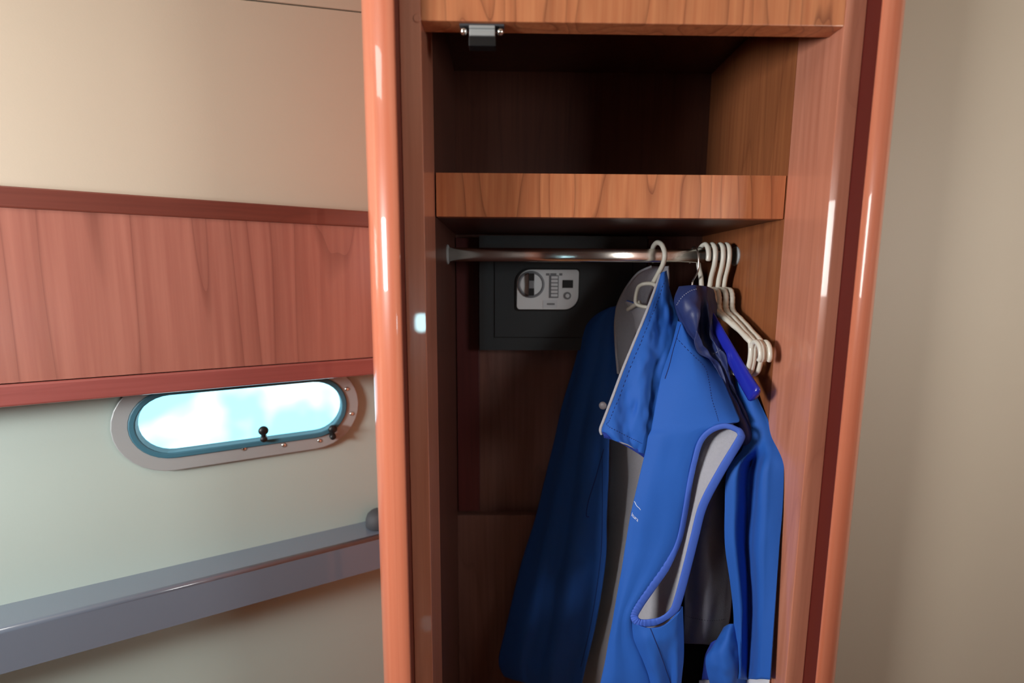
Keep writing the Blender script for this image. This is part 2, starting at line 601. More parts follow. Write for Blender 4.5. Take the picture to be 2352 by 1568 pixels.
# ledge below the porthole
sL, zL = wallhit(600, 1252, 0.0)
best = None
for i in range(200):
    o_ = i * 0.001
    z_ = wallhit(600, 1297, o_)[1]
    if best is None or abs(z_ - zL) < best[0]: best = (abs(z_ - zL), o_)
OFF_L = best[1]
zLb = wallhit(600, 1381, OFF_L)[1]
prof = [(0.0, zLb), (OFF_L, zLb)]
rr = 0.010
for i in range(7):
    t = math.pi / 2 * i / 6
    prof.append((OFF_L - rr + rr * math.cos(t), zL - rr + rr * math.sin(t)))
prof.append((0.0, zL))
n = len(prof)
V = [W(0.06, b, a) for a, b in prof] + [W(SLEN, b, a) for a, b in prof]
F = [tuple(range(n)), tuple(range(2 * n - 1, n - 1, -1))] + [(i, n + i, n + (i + 1) % n, (i + 1) % n) for i in range(n)]
lg = make('wall_ledge', V, F, M['ledge'], smooth=False)
bm = bmesh.new(); bm.from_mesh(lg.data); bmesh.ops.recalc_face_normals(bm, faces=bm.faces); bm.to_mesh(lg.data); bm.free()
for p in lg.data.polygons:
    p.use_smooth = len(p.vertices) == 4 and abs(p.normal.z) < 0.999 and abs(p.normal.dot(ND)) < 0.999
tag(lg, 'blue grey lacquered ledge along the hull below the porthole', 'ledge')
# dark rounded block on the ledge
sK, _ = wallhit(872, 1230, OFF_L * 0.5)
v, f = lathe_geo(W(sK, zL, OFF_L * 0.42), (0, 0, 1), [(0.030, 0.0), (0.034, 0.004), (0.034, 0.022), (0.030, 0.034), (0.021, 0.042), (0.008, 0.045)], 28)
tag(make('rubber_stop', v, f, M['dgrey'], smooth=True), 'dark grey rounded rubber stop on the ledge beside the post', 'stop')

# ------------------------------------------------------------------ wardrobe carcass
wd = empty('wardrobe', (0.2, 1.0, 0.0), 'open cherry wood wardrobe with a high shelf and hanging rod', 'wardrobe')
sp = box('side_panel', XL - 0.018, XL, YJ, YB + 0.02, 0.1, ZTOP, M['wood_shaded'], wd)
box('side_panel', XR, XR + 0.018, YJ, YB + 0.02, 0.1, ZTOP, M['wood_lit'], wd)
box('outer_panel', XPL - 0.06, XPL - 0.042, 0.82, 1.36, 0.0, ZTOP, M['post'], wd)
box('outer_panel', XPR + 0.042, XPR + 0.06, 0.82, 1.36, 0.0, ZTOP, M['post'], wd)
box('back_panel', XL - 0.018, XR + 0.018, YB, YB + 0.012, Z_SH_B, ZTOP, M['wood_shaded'], wd)
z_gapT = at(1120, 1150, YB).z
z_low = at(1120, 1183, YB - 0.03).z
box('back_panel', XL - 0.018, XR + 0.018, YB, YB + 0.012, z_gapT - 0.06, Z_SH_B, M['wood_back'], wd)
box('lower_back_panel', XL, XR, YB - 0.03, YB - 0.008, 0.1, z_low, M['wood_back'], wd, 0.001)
box('ceiling_panel', XL, XR, YF + 0.035, YB, Z_CEIL, Z_CEIL + 0.018, M['wood_shaded'], wd)
box('bottom_panel', XL, XR, YF + 0.02, YB - 0.03, 0.1, 0.12, M['wood_shaded'], wd)
box('plinth', XPL, XPR, YF + 0.02, YF + 0.04, 0.0, 0.1, M['shade_and_plinth'], wd)
box('stile', XPL, XL, YF, YJ, 0.1, ZTOP, M['wood_frame'], wd, 0.0012)
box('stile', XR, XPR, YF, YJ, 0.1, ZTOP, M['wood_frame'], wd, 0.0012)
box('top_rail', XL, XR, YF, YF + 0.035, Z_RAIL, ZTOP, M['wood'], wd, 0.0012)
shf = box('shelf_board', XL, XR, YJ + 0.02, YB, Z_SH_B + 0.0005, Z_SH_B + 0.02, M['wood_shaded'], wd)
box('shelf_lip', XL + 0.002, XR - 0.002, YJ, YJ + 0.02, Z_SH_B, Z_SH_T, M['wood'], wd, 0.0008)
# wooden plug in the frame corner
pl = at(958, 42, YF)
v, f = lathe_geo(pl + Vector((0, 0.002, 0)), (0, -1, 0), [(0.0062, 0), (0.0062, 0.0026), (0.0052, 0.0032)], 20)
make('plug', v, f, M['wood_frame'], wd)


def post(sign, xin):
    """rounded lacquered corner post; sign -1 = left"""
    r = 0.055
    cx, cy = xin + sign * 0.005, 0.80
    pr = [(xin, 0.80), (xin, 0.749), (xin + sign * 0.0012, 0.7462), (xin + sign * 0.005, 0.745)]
    for i in range(1, 17):
        t = math.pi / 2 * i / 16
        pr.append((cx + sign * r * math.sin(t), cy - r * math.cos(t)))
    pr.append((cx + sign * r, 0.86))
    pr.append((xin + sign * 0.02, 0.86))
    n = len(pr)
    V = [Vector((a, b, 0.0)) for a, b in pr] + [Vector((a, b, ZTOP + 0.05)) for a, b in pr]
    F, fm = [], []
    for i in range(n):
        F.append((i, (i + 1) % n, n + (i + 1) % n, n + i))
        fm.append(1 if i == 0 else 0)  # inner face takes the painted shade colour
    F += [tuple(range(n)), tuple(range(2 * n - 1, n - 1, -1))]
    fm += [0, 0]
    o = make('corner_post', V, F, [M['post'], M['shade_and_plinth']], wd, fmat=fm)
    bm = bmesh.new(); bm.from_mesh(o.data); bmesh.ops.recalc_face_normals(bm, faces=bm.faces); bm.to_mesh(o.data); bm.free()
    for p in o.data.polygons:
        p.use_smooth = len(p.vertices) == 4 and p.material_index == 0
    e = o.modifiers.new('edge', 'EDGE_SPLIT'); e.split_angle = 0.7
    return o


post(-1, XPL)
post(1, XPR)

# battens on the back wall beside the safe
zb_hi = Z_SH_B - 0.002
for x0, x1 in ((1048, 1100), (1483, 1536)):
    a, b = at(x0, 700, 1.245).x, at(x1, 700, 1.245).x
    box('batten', a, b, 1.245, YB, z_low + 0.01, at(1100, 546, 1.245).z, M['wood_batten'], wd, 0.001)

# oval chrome hanging rod
rodx0, rodx1 = XL + 0.001, XR - 0.001
V, F = [], []
ns = 28
for i, x in enumerate((rodx0, rodx1)):
    for j in range(ns):
        t = 2 * math.pi * j / ns
        c, s = math.cos(t), math.sin(t)
        e = 0.75
        V.append((x, YROD + 0.0078 * math.copysign(abs(c) ** e, c), Z_ROD + 0.0152 * math.copysign(abs(s) ** e, s)))
F = [(j, (j + 1) % ns, ns + (j + 1) % ns, ns + j) for j in range(ns)] + [tuple(range(ns - 1, -1, -1)), tuple(range(ns, 2 * ns))]
rod = make('hanging_rod', V, F, M['chrome'], wd, smooth=True)
for x, d in ((XL, 1), (XR, -1)):
    v, f = lathe_geo((x, YROD, Z_ROD), (d, 0, 0), [(0.022, 0), (0.022, 0.002), (0.019, 0.004)], 24)
    make('rod_flange', v, f, M['steel'], rod)

# magnetic door catch under the top rail
ca, cb = at(1056, 60, YF + 0.012), at(1158, 60, YF + 0.012)
cz = Z_RAIL
mk = box('door_catch', ca.x, cb.x, YF + 0.006, YF + 0.026, cz - 0.003, cz, M['dgrey'], wd, 0.0006)
mk['label'] = 'chrome and black magnetic door catch with two screws'
b0, b1 = at(1078, 60, YF + 0.008).x, at(1137, 60, YF + 0.008).x
for i, (za, zb_, yo) in enumerate(((0.003, 0.0075, 0.0), (0.0075, 0.0125, 0.0015), (0.0125, 0.0185, -0.001))):
    box('catch_ridge', b0, b1, YF + 0.004 + yo, YF + 0.024, cz - zb_, cz - za, M['steel'], mk, 0.0012)
box('catch_magnet', b0 - 0.001, b1 + 0.001, YF + 0.006, YF + 0.024, cz - 0.032, cz - 0.0185, M['black'], mk, 0.001)
for px in (1065, 1149):
    p = at(px, 73, YF + 0.012)
    v, f = lathe_geo((p.x, YF + 0.014, cz - 0.003), (0, 0, -1), [(0.0045, 0), (0.0055, 0.003), (0.0052, 0.007), (0.003, 0.0098), (0.0008, 0.0105)], 16)
    make('screw', v, f, M['chrome'], mk, smooth=True)

# ------------------------------------------------------------------ safe
YS = 1.21
s0, s1 = at(1101, 700, YS), at(1481, 700, YS)
sz1, sz0 = at(1200, 541, YS).z, at(1200, 804, YS).z
sf = empty('safe', ((s0.x + s1.x) / 2, 1.23, sz0), 'black electronic safe with a silver control panel on the wardrobe back', 'safe')
d0, d1 = at(1136, 700, YS).x, at(1450, 700, YS).x
dz1, dz0 = at(1200, 575, YS).z, at(1200, 774, YS).z
box('safe_body', s0.x, s1.x, YS + 0.002, YB - 0.003, sz0, sz1, M['groove'], sf)
# frame of the body around the door
g = 0.0022
for a in ((s0.x, d0 - g, sz0, sz1), (d1 + g, s1.x, sz0, sz1), (d0 - g, d1 + g, sz0, dz0 - g), (d0 - g, d1 + g, dz1 + g, sz1)):
    box('safe_frame', a[0], a[1], YS, YS + 0.003, a[2], a[3], M['safe'], sf)
dr = box('safe_door', d0, d1, YS - 0.0005, YS + 0.003, dz0, dz1, M['safe'], sf, 0.001)


def sp_(px, py, o=0.0):
    return at(px, py, YS - o)


# control panel outline with two large and two small corner radii
x0, x1 = sp_(1187, 660).x, sp_(1328, 660).x
zt, zb = sp_(1250, 619).z, sp_(1250, 710).z
out = []
for cx, cz_, r, a0 in ((x0 + 0.036, zt - 0.036, 0.036, 90), (x0 + 0.008, zb + 0.008, 0.008, 180), (x1 - 0.036, zb + 0.036, 0.036, 270), (x1 - 0.008, zt - 0.008, 0.008, 0)):
    for i in range(9):
        t = math.radians(a0 + 90 * i / 8)
        out.append((cx + r * math.cos(t), cz_ + r * math.sin(t)))
bz = [((a - (x0 + x1) / 2) * 1.055 + (x0 + x1) / 2, (b - (zt + zb) / 2) * 1.085 + (zt + zb) / 2) for a, b in out]
prism('panel_bezel', bz, (1, 0, 0), (0, 0, 1), (0, YS - 0.004, 0), (0, 0.005, 0), M['black'], sf, 0.001)
cp = prism('control_panel', out, (1, 0, 0), (0, 0, 1), (0, YS - 0.007, 0), (0, 0.004, 0), M['silver'], sf, 0.001)
YP = YS - 0.007
dc = at(1220, 653, YP)
v, f = lathe_geo((dc.x, YP + 0.0005, dc.z), (0, -1, 0), [(0.034, 0), (0.034, 0.003), (0.030, 0.005), (0.028, 0.004), (0.027, 0.003)], 40)
make('dial_ring', v, f, M['silver_d'], cp, smooth=False)
v, f = lathe_geo((dc.x, YP, dc.z), (0, -1, 0), [(0.0272, 0), (0.0272, 0.0035)], 40)
make('dial_face', v, f, M['silver'], cp)
kb = [(-0.008, -0.029), (0.008, -0.029), (0.0068, 0), (0.008, 0.029), (-0.008, 0.029), (-0.0068, 0)]
prism('dial_grip', kb, (1, 0, 0), (0, 0, 1), (dc.x, YP - 0.004, dc.z), (0, -0.012, 0), M['silver_d'], cp, 0.002)
for q in (-1, 1):
    box('grip_inset', dc.x - 0.0062, dc.x + 0.0062, YP - 0.0168, YP - 0.0155, dc.z + q * 0.0185 - 0.009, dc.z + q * 0.0185 + 0.009, M['black'], cp)
kx0, kx1 = at(1262, 650, YP).x, at(1283, 650, YP).x
box('keypad', kx0, kx1, YP - 0.002, YP, at(1270, 684, YP).z, at(1270, 632, YP).z, M['silver_d'], cp, 0.001)
for i in range(6):
    zc = at(1270, 637 + i * 8.2, YP).z
    box('key', kx0 + 0.004, kx1 - 0.0025, YP - 0.0035, YP - 0.0015, zc - 0.0032, zc + 0.0032, M['silver'], cp, 0.0006)
box('display', at(1292, 650, YP).x, at(1316, 650, YP).x, YP - 0.001, YP + 0.001, at(1300, 661, YP).z, at(1300, 643, YP).z, M['black'], cp)
bc = at(1303, 679, YP)
v, f = lathe_geo((bc.x, YP + 0.0005, bc.z), (0, -1, 0), [(0.0095, 0), (0.0095, 0.002), (0.0062, 0.002)], 24)
make('button_ring', v, f, M['silver_d'], cp)
v, f = lathe_geo((bc.x, YP, bc.z), (0, -1, 0), [(0.0052, 0), (0.0052, 0.003), (0.004, 0.0035)], 20)
make('button', v, f, M['silver_l'], cp)
box('label_plate', at(1247, 700, YP).x, at(1280, 700, YP).x, YP - 0.0006, YP + 0.001, at(1262, 707, YP).z, at(1262, 689, YP).z, M['silver_l'], cp)
box('label_mark', at(1256, 698, YP).x, at(1274, 698, YP).x, YP - 0.001, YP, at(1262, 700, YP).z, at(1262, 696, YP).z, M['silver_d'], cp)
for px, wpx in ((1258, 4), (1271, 7), (1288, 3.5)):
    p = at(px, 630, YP)
    box('icon', p.x - wpx * 0.0011, p.x + wpx * 0.0011, YP - 0.0008, YP, p.z - 0.003, p.z + 0.003, M['silver_d'], cp)


# ------------------------------------------------------------------ cloth patches
def P(p):
    return at(p[0], p[1], p[2])


class Patch:
    """smooth cloth sheet through rows of control points (px, py, depth) given left to right, top to bottom"""

    def __init__(self, rows, ncol=7, bulge=None, nu=40, nv=60, k=0.5, wob=0.0, wfreq=9.0, seed=0):
        R = []
        for i, row in enumerate(rows):
            pts = [P(p) for p in row]
            if len(pts) == 2:
                a, b = pts
                pts = [a.lerp(b, j / (ncol - 1)) for j in range(ncol)]
            if bulge:
                for j in range(len(pts)):
                    d = bulge(j / (len(pts) - 1), i / (len(rows) - 1))
                    dirv = (pts[j] - CAMP).normalized()
                    pts[j] = pts[j] + dirv * d
            R.append(pts)
        self.R, self.k = R, k
        self.nu, self.nv = nu, nv
        self.grid = [[None] * (nu + 1) for _ in range(nv + 1)]
        nr = len(R)
        colc = [curve(r, nu, k=k) for r in R]
        for j in range(nu + 1):
            c = curve([colc[i][j] for i in range(nr)], nv, k=k)
            for i in range(nv + 1):
                self.grid[i][j] = c[i]
        if wob:
            N = self.normals()
            for i in range(nv + 1):
                for j in range(nu + 1):
                    p = self.grid[i][j]
                    u, v = j / nu, i / nv
                    edge = min(1, 6 * u, 6 * (1 - u), 6 * v)
                    h = noise.fractal(Vector((p.x * wfreq + seed, p.y * wfreq, p.z * wfreq * 0.55 + seed * 3)), 0.7, 2.2, 3)
                    self.grid[i][j] = p + N[i][j] * (h * wob * edge)

    def normals(self):
        N = []
        for i in range(self.nv + 1):
            row = []
            for j in range(self.nu + 1):
                a = self.grid[i][max(0, j - 1)]; b = self.grid[i][min(self.nu, j + 1)]
                c = self.grid[max(0, i - 1)][j]; d = self.grid[min(self.nv, i + 1)][j]
                n = (b - a).cross(d - c)
                n = n.normalized() if n.length > 1e-12 else Vector((0, -1, 0))
                row.append(n)
            N.append(row)
        # towards the viewer on average
        s = sum(N[i][j].dot(CAMP - self.grid[i][j]) for i in range(0, self.nv + 1, 4) for j in range(0, self.nu + 1, 4))
        if s < 0:
            N = [[-n for n in r] for r in N]
        return N

    def build(self, name, mfront, mback, parent, th=0.0025, medge=None):
        nu, nv = self.nu, self.nv
        N = self.normals()
        F0 = [self.grid[i][j] + N[i][j] * th * 0.5 for i in range(nv + 1) for j in range(nu + 1)]
        B0 = [self.grid[i][j] - N[i][j] * th * 0.5 for i in range(nv + 1) for j in range(nu + 1)]
        n = len(F0)
        idx = lambda i, j: i * (nu + 1) + j
        faces, fm = [], []
        for i in range(nv):
            for j in range(nu):
                q = (idx(i, j), idx(i, j + 1), idx(i + 1, j + 1), idx(i + 1, j))
                faces.append(q); fm.append(0)
                faces.append(tuple(x + n for x in reversed(q))); fm.append(1)
        rim = [idx(0, j) for j in range(nu)] + [idx(i, nu) for i in range(nv)] + [idx(nv, j) for j in range(nu, 0, -1)] + [idx(i, 0) for i in range(nv, 0, -1)]
        for a, b in zip(rim, rim[1:] + rim[:1]):
            faces.append((b, a, a + n, b + n)); fm.append(2)
        o = make(name, F0 + B0, faces, [mfront, mback, medge or mfront], parent, smooth=True, fmat=fm)
        bm = bmesh.new(); bm.from_mesh(o.data); bmesh.ops.recalc_face_normals(bm, faces=bm.faces); bm.to_mesh(o.data); bm.free()
        return o

    def bvh(self, off=0.0):
        nu, nv = self.nu, self.nv
        V = [self.grid[i][j] for i in range(nv + 1) for j in range(nu + 1)]
        Fq = [(i * (nu + 1) + j, i * (nu + 1) + j + 1, (i + 1) * (nu + 1) + j + 1, (i + 1) * (nu + 1) + j) for i in range(nv) for j in range(nu)]
        return BVHTree.FromPolygons(V, Fq)


def on_patch(bvh, px, py, lift=0.0018):
    d = ray(px, py).normalized()
    hit = bvh.ray_cast(CAMP, d)
    if hit[0] is None:
        return None
    n = hit[1]
    if n.dot(d) > 0: n = -n
    return hit[0] + n * lift


def seam(name, patch, pxs, m, parent, r=0.0007, n=40, dash=False, lift=0.0016):
    """a line of sewing following the cloth"""
    b = patch.bvh()
    c = curve([Vector((x, y, 0)) for x, y in pxs], n)
    pts = [on_patch(b, p.x, p.y, lift) for p in c]
    pts = [p for p in pts if p is not None]
    if len(pts) < 3: return None
    if not dash:
        return tube(name, pts, r, m, parent, sides=6)
    geos = []
    for i in range(0, len(pts) - 1, 2):
        geos.append(tube_geo([pts[i], pts[i + 1]], r, 6))
    o = make(name, *merge(geos), m, parent, smooth=True)
    o['kind'] = 'stuff'
    return o


# ------------------------------------------------------------------ blue softshell vest in front
vest = empty('vest', (0.33, 1.05, 1.0), 'bright blue softshell vest with grey fleece lining, nearest on the rod', 'vest')

pb = Patch([
    [(1440, 690, 1.13), (1485, 705, 1.11), (1515, 722, 1.09), (1535, 735, 1.06), (1552, 752, 1.03)],
    [(1400, 730, 1.20), (1460, 755, 1.14), (1520, 775, 1.07), (1555, 785, 1.03), (1585, 800, 0.99)],
    [(1380, 800, 1.22), (1450, 830, 1.14), (1520, 840, 1.06), (1580, 845, 1.0), (1625, 855, 0.955)],
    [(1375, 900, 1.225), (1450, 910, 1.13), (1530, 925, 1.04), (1610, 940, 0.95), (1672, 955, 0.908)],
    [(1375, 1000, 1.225), (1455, 1005, 1.11), (1540, 1010, 1.0), (1622, 1012, 0.922), (1700, 1012, 0.878)],
    [(1370, 1085, 1.22), (1455, 1085, 1.11), (1535, 1085, 0.99), (1604, 1085, 0.915), (1660, 1085, 0.876)],
    [(1370, 1160, 1.22), (1450, 1160, 1.10), (1525, 1160, 0.98), (1584, 1160, 0.915), (1620, 1160, 0.876)],
    [(1365, 1230, 1.215), (1440, 1230, 1.09), (1515, 1230, 0.98), (1568, 1230, 0.91), (1600, 1230, 0.878)],
    [(1358, 1290, 1.21), (1430, 1290, 1.08), (1500, 1290, 0.98), (1555, 1290, 0.915), (1585, 1290, 0.882)],
    [(1345, 1385, 1.20), (1420, 1385, 1.07), (1490, 1385, 0.99), (1542, 1385, 0.93), (1562, 1385, 0.89)],
    [(1335, 1450, 1.20), (1410, 1450, 1.06), (1480, 1450, 0.99), (1540, 1450, 0.93), (1566, 1450, 0.893)],
    [(1320, 1530, 1.19), (1400, 1530, 1.05), (1470, 1530, 0.99), (1540, 1530, 0.93), (1565, 1530, 0.893)],
    [(1300, 1700, 1.19), (1385, 1700, 1.05), (1460, 1700, 0.99), (1530, 1700, 0.93), (1555, 1700, 0.893)],
], nu=44, nv=60, wob=0.004, wfreq=8, seed=2,
    bulge=lambda u, v: 0.012 * math.sin(u * 9 + v * 2) * v * (1 - u))
pb.build('back_lining', M['fleece'], M['softshell'], vest, 0.004, M['softtrim'])

pf = Patch([
    [(1402, 706, 1.17), (1426, 700, 1.17)],
    [(1364, 728, 1.20), (1426, 735, 1.165)],
    [(1338, 765, 1.215), (1424, 790, 1.15)],
    [(1322, 830, 1.22), (1421, 850, 1.13)],
    [(1292, 930, 1.22), (1409, 930, 1.09)],
    [(1274, 1010, 1.215), (1399, 1010, 1.08)],
    [(1252, 1100, 1.21), (1397, 1100, 1.07)],
    [(1230, 1190, 1.20), (1393, 1190, 1.065)],
    [(1196, 1300, 1.19), (1391, 1290, 1.06)],
    [(1165, 1430, 1.18), (1369, 1430, 1.06)],
    [(1146, 1515, 1.17), (1345, 1530, 1.06)],
    [(1158, 1552, 1.17), (1330, 1600, 1.06)],
], ncol=9, nu=48, nv=60, wob=0.006, wfreq=7, seed=5,
    bulge=lambda u, v: -0.018 * math.sin(math.pi * u) + 0.010 * math.sin(u * 15 + 1.5 * v) * v)
pf.build('far_front', M['softshell'], M['fleece'], vest, 0.003)
seam('pocket_seam', pf, [(1388, 1030), (1370, 1090), (1352, 1150), (1347, 1182), (1353, 1186)], M['stitch'], vest, 0.0009)
seam('edge_seam', pf, [(1384, 1040), (1384, 1200), (1378, 1300), (1358, 1430), (1335, 1530)], M['stitch'], vest, 0.0007)

pn = Patch([
    [(1558, 737, 1.02), (1569, 742, 1.0)],
    [(1543, 795, 0.99), (1608, 789, 0.96)],
    [(1521, 858, 0.965), (1643, 838, 0.93)],
    [(1509, 915, 0.95), (1667, 887, 0.907)],
    [(1501, 960, 0.942), (1690, 942, 0.888)],
    [(1498, 975, 0.940), (1698, 968, 0.88)],
    [(1496, 988, 0.938), (1660, 975, 0.888)],
    [(1489, 1003, 0.936), (1618, 992, 0.897)],
    [(1484, 1032, 0.933), (1598, 1025, 0.901)],
    [(1475, 1070, 0.93), (1586, 1068, 0.901)],
    [(1463, 1120, 0.925), (1577, 1118, 0.900)],
    [(1449, 1180, 0.92), (1566, 1182, 0.898)],
    [(1438, 1245, 0.915), (1552, 1244, 0.896)],
    [(1429, 1305, 0.912), (1523, 1300, 0.893)],
    [(1421, 1350, 0.91), (1490, 1348, 0.892)],
    [(1413, 1395, 0.908), (1460, 1392, 0.893)],
    [(1408, 1425, 0.906), (1450, 1424, 0.893)],
    [(1399, 1470, 0.904), (1455, 1465, 0.893)],
    [(1390, 1520, 0.902), (1478, 1520, 0.887)],
    [(1378, 1575, 0.90), (1495, 1575, 0.884)],
    [(1352, 1700, 0.90), (1512, 1700, 0.884)],
], ncol=9, nu=40, nv=110, k=0.4, wob=0.0025, wfreq=9, seed=8,
    bulge=lambda u, v: -0.010 * math.sin(math.pi * u) + 0.040 * max(0, (u - 0.55) / 0.45) ** 2 * max(0.0, min(1.0, (0.30 - v) / 0.2)) + 0.004 * math.sin(9 * u + 3) * v)
pn.build('near_front', M['softshell'], M['fleece'], vest, 0.003)
seam('shoulder_seam', pn, [(1565, 745), (1556, 775), (1547, 805), (1538, 840), (1528, 870)], M['stitch'], vest, 0.0009)
seam('topstitch', pn, [(1556, 778), (1590, 815), (1618, 845), (1628, 880), (1634, 915), (1645, 950), (1650, 968)], M['stitch'], vest, 0.0007, n=70, dash=True)

psd = Patch([
    [(1449, 1424, 0.893), (1480, 1440, 0.880), (1520, 1438, 0.872), (1552, 1412, 0.876), (1567, 1392, 0.887)],
    [(1453, 1465, 0.893), (1485, 1470, 0.872), (1525, 1470, 0.868), (1555, 1455, 0.872), (1569, 1450, 0.891)],
    [(1477, 1520, 0.887), (1500, 1515, 0.868), (1535, 1515, 0.878), (1555, 1510, 0.870), (1569, 1510, 0.891)],
    [(1494, 1575, 0.884), (1515, 1575, 0.866), (1540, 1575, 0.880), (1555, 1575, 0.870), (1563, 1575, 0.891)],
    [(1511, 1700, 0.884), (1525, 1700, 0.866), (1545, 1700, 0.876), (1552, 1700, 0.870), (1557, 1700, 0.891)],
], nu=40, nv=40, wob=0.004, wfreq=14, seed=3)
psd.build('side_panel', M['softshell'], M['fleece'], vest, 0.003)
seam('side_seam', psd, [(1493, 1440), (1505, 1470), (1518, 1505), (1530, 1540), (1540, 1568)], M['stitch'], vest, 0.0009)

loop = [(1694, 985), (1664, 976), (1630, 988), (1607, 1014), (1593, 1060), (1582, 1112), (1571, 1180), (1557, 1243), (1529, 1300),
        (1495, 1349), (1466, 1391), (1455, 1416), (1470, 1432), (1512, 1428), (1544, 1406), (1558, 1376), (1581, 1290), (1596, 1230),
        (1615, 1160), (1654, 1085), (1697, 1014), (1703, 998)]
loopY = [0.878, 0.885, 0.893, 0.898, 0.899, 0.899, 0.897, 0.895, 0.892, 0.890, 0.890, 0.890, 0.888, 0.884, 0.880, 0.879, 0.876, 0.874, 0.872, 0.872, 0.872, 0.874]
LC = curve([Vector((x, y, yy * 1000)) for (x, y), yy in zip(loop, loopY)], 260, closed=True)
NL = len(LC)
V, F = [], []
SEC = 10
for i in range(NL):
    f_ = i / NL * len(loop)
    t = LC[(i + 1) % NL] - LC[i - 1]
    t = Vector((t.x, t.y, 0)).normalized()
    nn = Vector((t.y, -t.x, 0))                     # outward of the opening
    back = max(0.0, min(1.0, (f_ - 13.0) / 1.5)) if f_ < 20.0 else max(0.0, min(1.0, (22.4 - f_) / 2.4))
    hw = 6.5 + 3.5 * back                             # half width of the folded band
    gat = 0.0
    if 7.3 < f_ < 13.5:
        g_ = min(1, (f_ - 7.3) / 0.8, (13.5 - f_) / 0.8)
        hw += 2.5 * g_
        gat = g_ * math.sin(i * 2.3)
    ctr = LC[i] + nn * (2.0 * (1 - back))
    Yc = LC[i].z / 1000 - 0.0015
    a_ = (at(ctr.x + nn.x * hw, ctr.y + nn.y * hw, Yc) - at(ctr.x - nn.x * hw, ctr.y - nn.y * hw, Yc)) * 0.5
    p_ = at(ctr.x, ctr.y, Yc - 0.0012 * gat)
    vd = (CAMP - p_).normalized()
    for j in range(SEC):
        th = 2 * math.pi * j / SEC
        c_, s_ = math.cos(th), math.sin(th)
        V.append(p_ + a_ * c_ + vd * (0.0030 + 0.0006 * gat) * s_)
for i in range(NL):
    for j in range(SEC):
        F.append((i * SEC + j, i * SEC + (j + 1) % SEC, ((i + 1) % NL) * SEC + (j + 1) % SEC, ((i + 1) % NL) * SEC + j))
ab = make('armhole_binding', V, F, M['softtrim'], vest, smooth=True)
bm = bmesh.new(); bm.from_mesh(ab.data); bmesh.ops.recalc_face_normals(bm, faces=bm.faces); bm.to_mesh(ab.data); bm.free()

pc = Patch([
    [(1519, 628, 1.05), (1529, 621, 1.05)],
    [(1502, 675, 1.03), (1539, 672, 1.045)],
    [(1482, 727, 1.01), (1557, 732, 1.035)],
    [(1457, 787, 0.995), (1553, 785, 1.015)],
    [(1432, 848, 0.98), (1537, 848, 0.99)],
    [(1407, 915, 0.965), (1522, 915, 0.968)],
    [(1389, 962, 0.955), (1512, 980, 0.957)],
    [(1380, 985, 0.95), (1500, 1020, 0.95)],
    [(1384, 997, 0.95), (1492, 1046, 0.948)],
], ncol=8, nu=44, nv=70, wob=0.010, wfreq=15, seed=11,
    bulge=lambda u, v: -0.008 * math.sin(math.pi * u) + 0.008 * math.sin(9 * u - 11 * v) * math.sin(math.pi * u) * min(1, 2 * v))
pc.build('collar', M['softshell'], M['fleece'], vest, 0.004, M['fleece'])
seam('collar_topstitch', pc, [(1526, 645), (1510, 690), (1492, 735), (1470, 790), (1445, 850), (1420, 915), (1400, 965), (1394, 975), (1420, 992), (1455, 1008), (1475, 1018)], M['stitch'], vest, 0.0009, n=120, dash=True)
edge = [(1517, 629, 1.049), (1500, 676, 1.029), (1480, 728, 1.009), (1455, 788, 0.994), (1430, 849, 0.979), (1405, 916, 0.964), (1387, 963, 0.954), (1379, 985, 0.95), (1382, 997, 0.95)]
tube('collar_edge', [P(p) for p in edge], 0.0030, M['fleece'], vest, 8, n=60)
zt_ = Patch([
    [(1383, 991, 0.947), (1432, 1008, 0.946), (1482, 1036, 0.945)],
    [(1387, 1002, 0.946), (1430, 1020, 0.945), (1480, 1050, 0.944)],
], nu=30, nv=4)
zt_.build('zip_tape', M['softdark'], M['softdark'], vest, 0.004)
geos = []
for i in range(34):
    t = i / 33
    p = at(1388 + 90 * t, 1004 + 18 * t + 27 * t * t, 0.944)
    geos.append(lathe_geo(p, (0.1, -1, 0.2), [(0.0011, -0.002), (0.0011, 0.002)], 6))
tt = make('zip_teeth', *merge(geos), M['softdark'], vest); tt['kind'] = 'stuff'
v, f = lathe_geo(at(1385, 931, 0.966), (-0.6, -1, 0), [(0.007, -0.003), (0.0085, 0), (0.008, 0.003), (0.004, 0.0045)], 16)
make('snap_button', v, f, M['snap'], vest, smooth=True)

pcb = Patch([
    [(1497, 613, 1.12), (1535, 611, 1.11)],
    [(1466, 628, 1.13), (1537, 642, 1.12)],
    [(1440, 660, 1.135), (1532, 676, 1.13)],
    [(1422, 697, 1.13), (1500, 708, 1.135)],
    [(1417, 722, 1.125), (1478, 724, 1.14)],
    [(1415, 752, 1.12), (1462, 755, 1.14)],
    [(1417, 800, 1.112), (1446, 804, 1.125)],
    [(1421, 858, 1.10), (1434, 862, 1.108)],
], ncol=6, nu=30, nv=50, bulge=lambda u, v: 0.02 * math.sin(math.pi * u) * (1 - v), wob=0.002, wfreq=20)
pcb.build('collar_lining', M['fleece'], M['softshell'], vest, 0.005)
edge = [(1497, 612, 1.118), (1466, 627, 1.128), (1439, 660, 1.133), (1420, 698, 1.128), (1415, 724, 1.123), (1413, 752, 1.118), (1415, 800, 1.11), (1420, 858, 1.098)]
tube('collar_rim', [P(p) for p in edge], 0.003, M['fleece'], vest, 8, n=60)

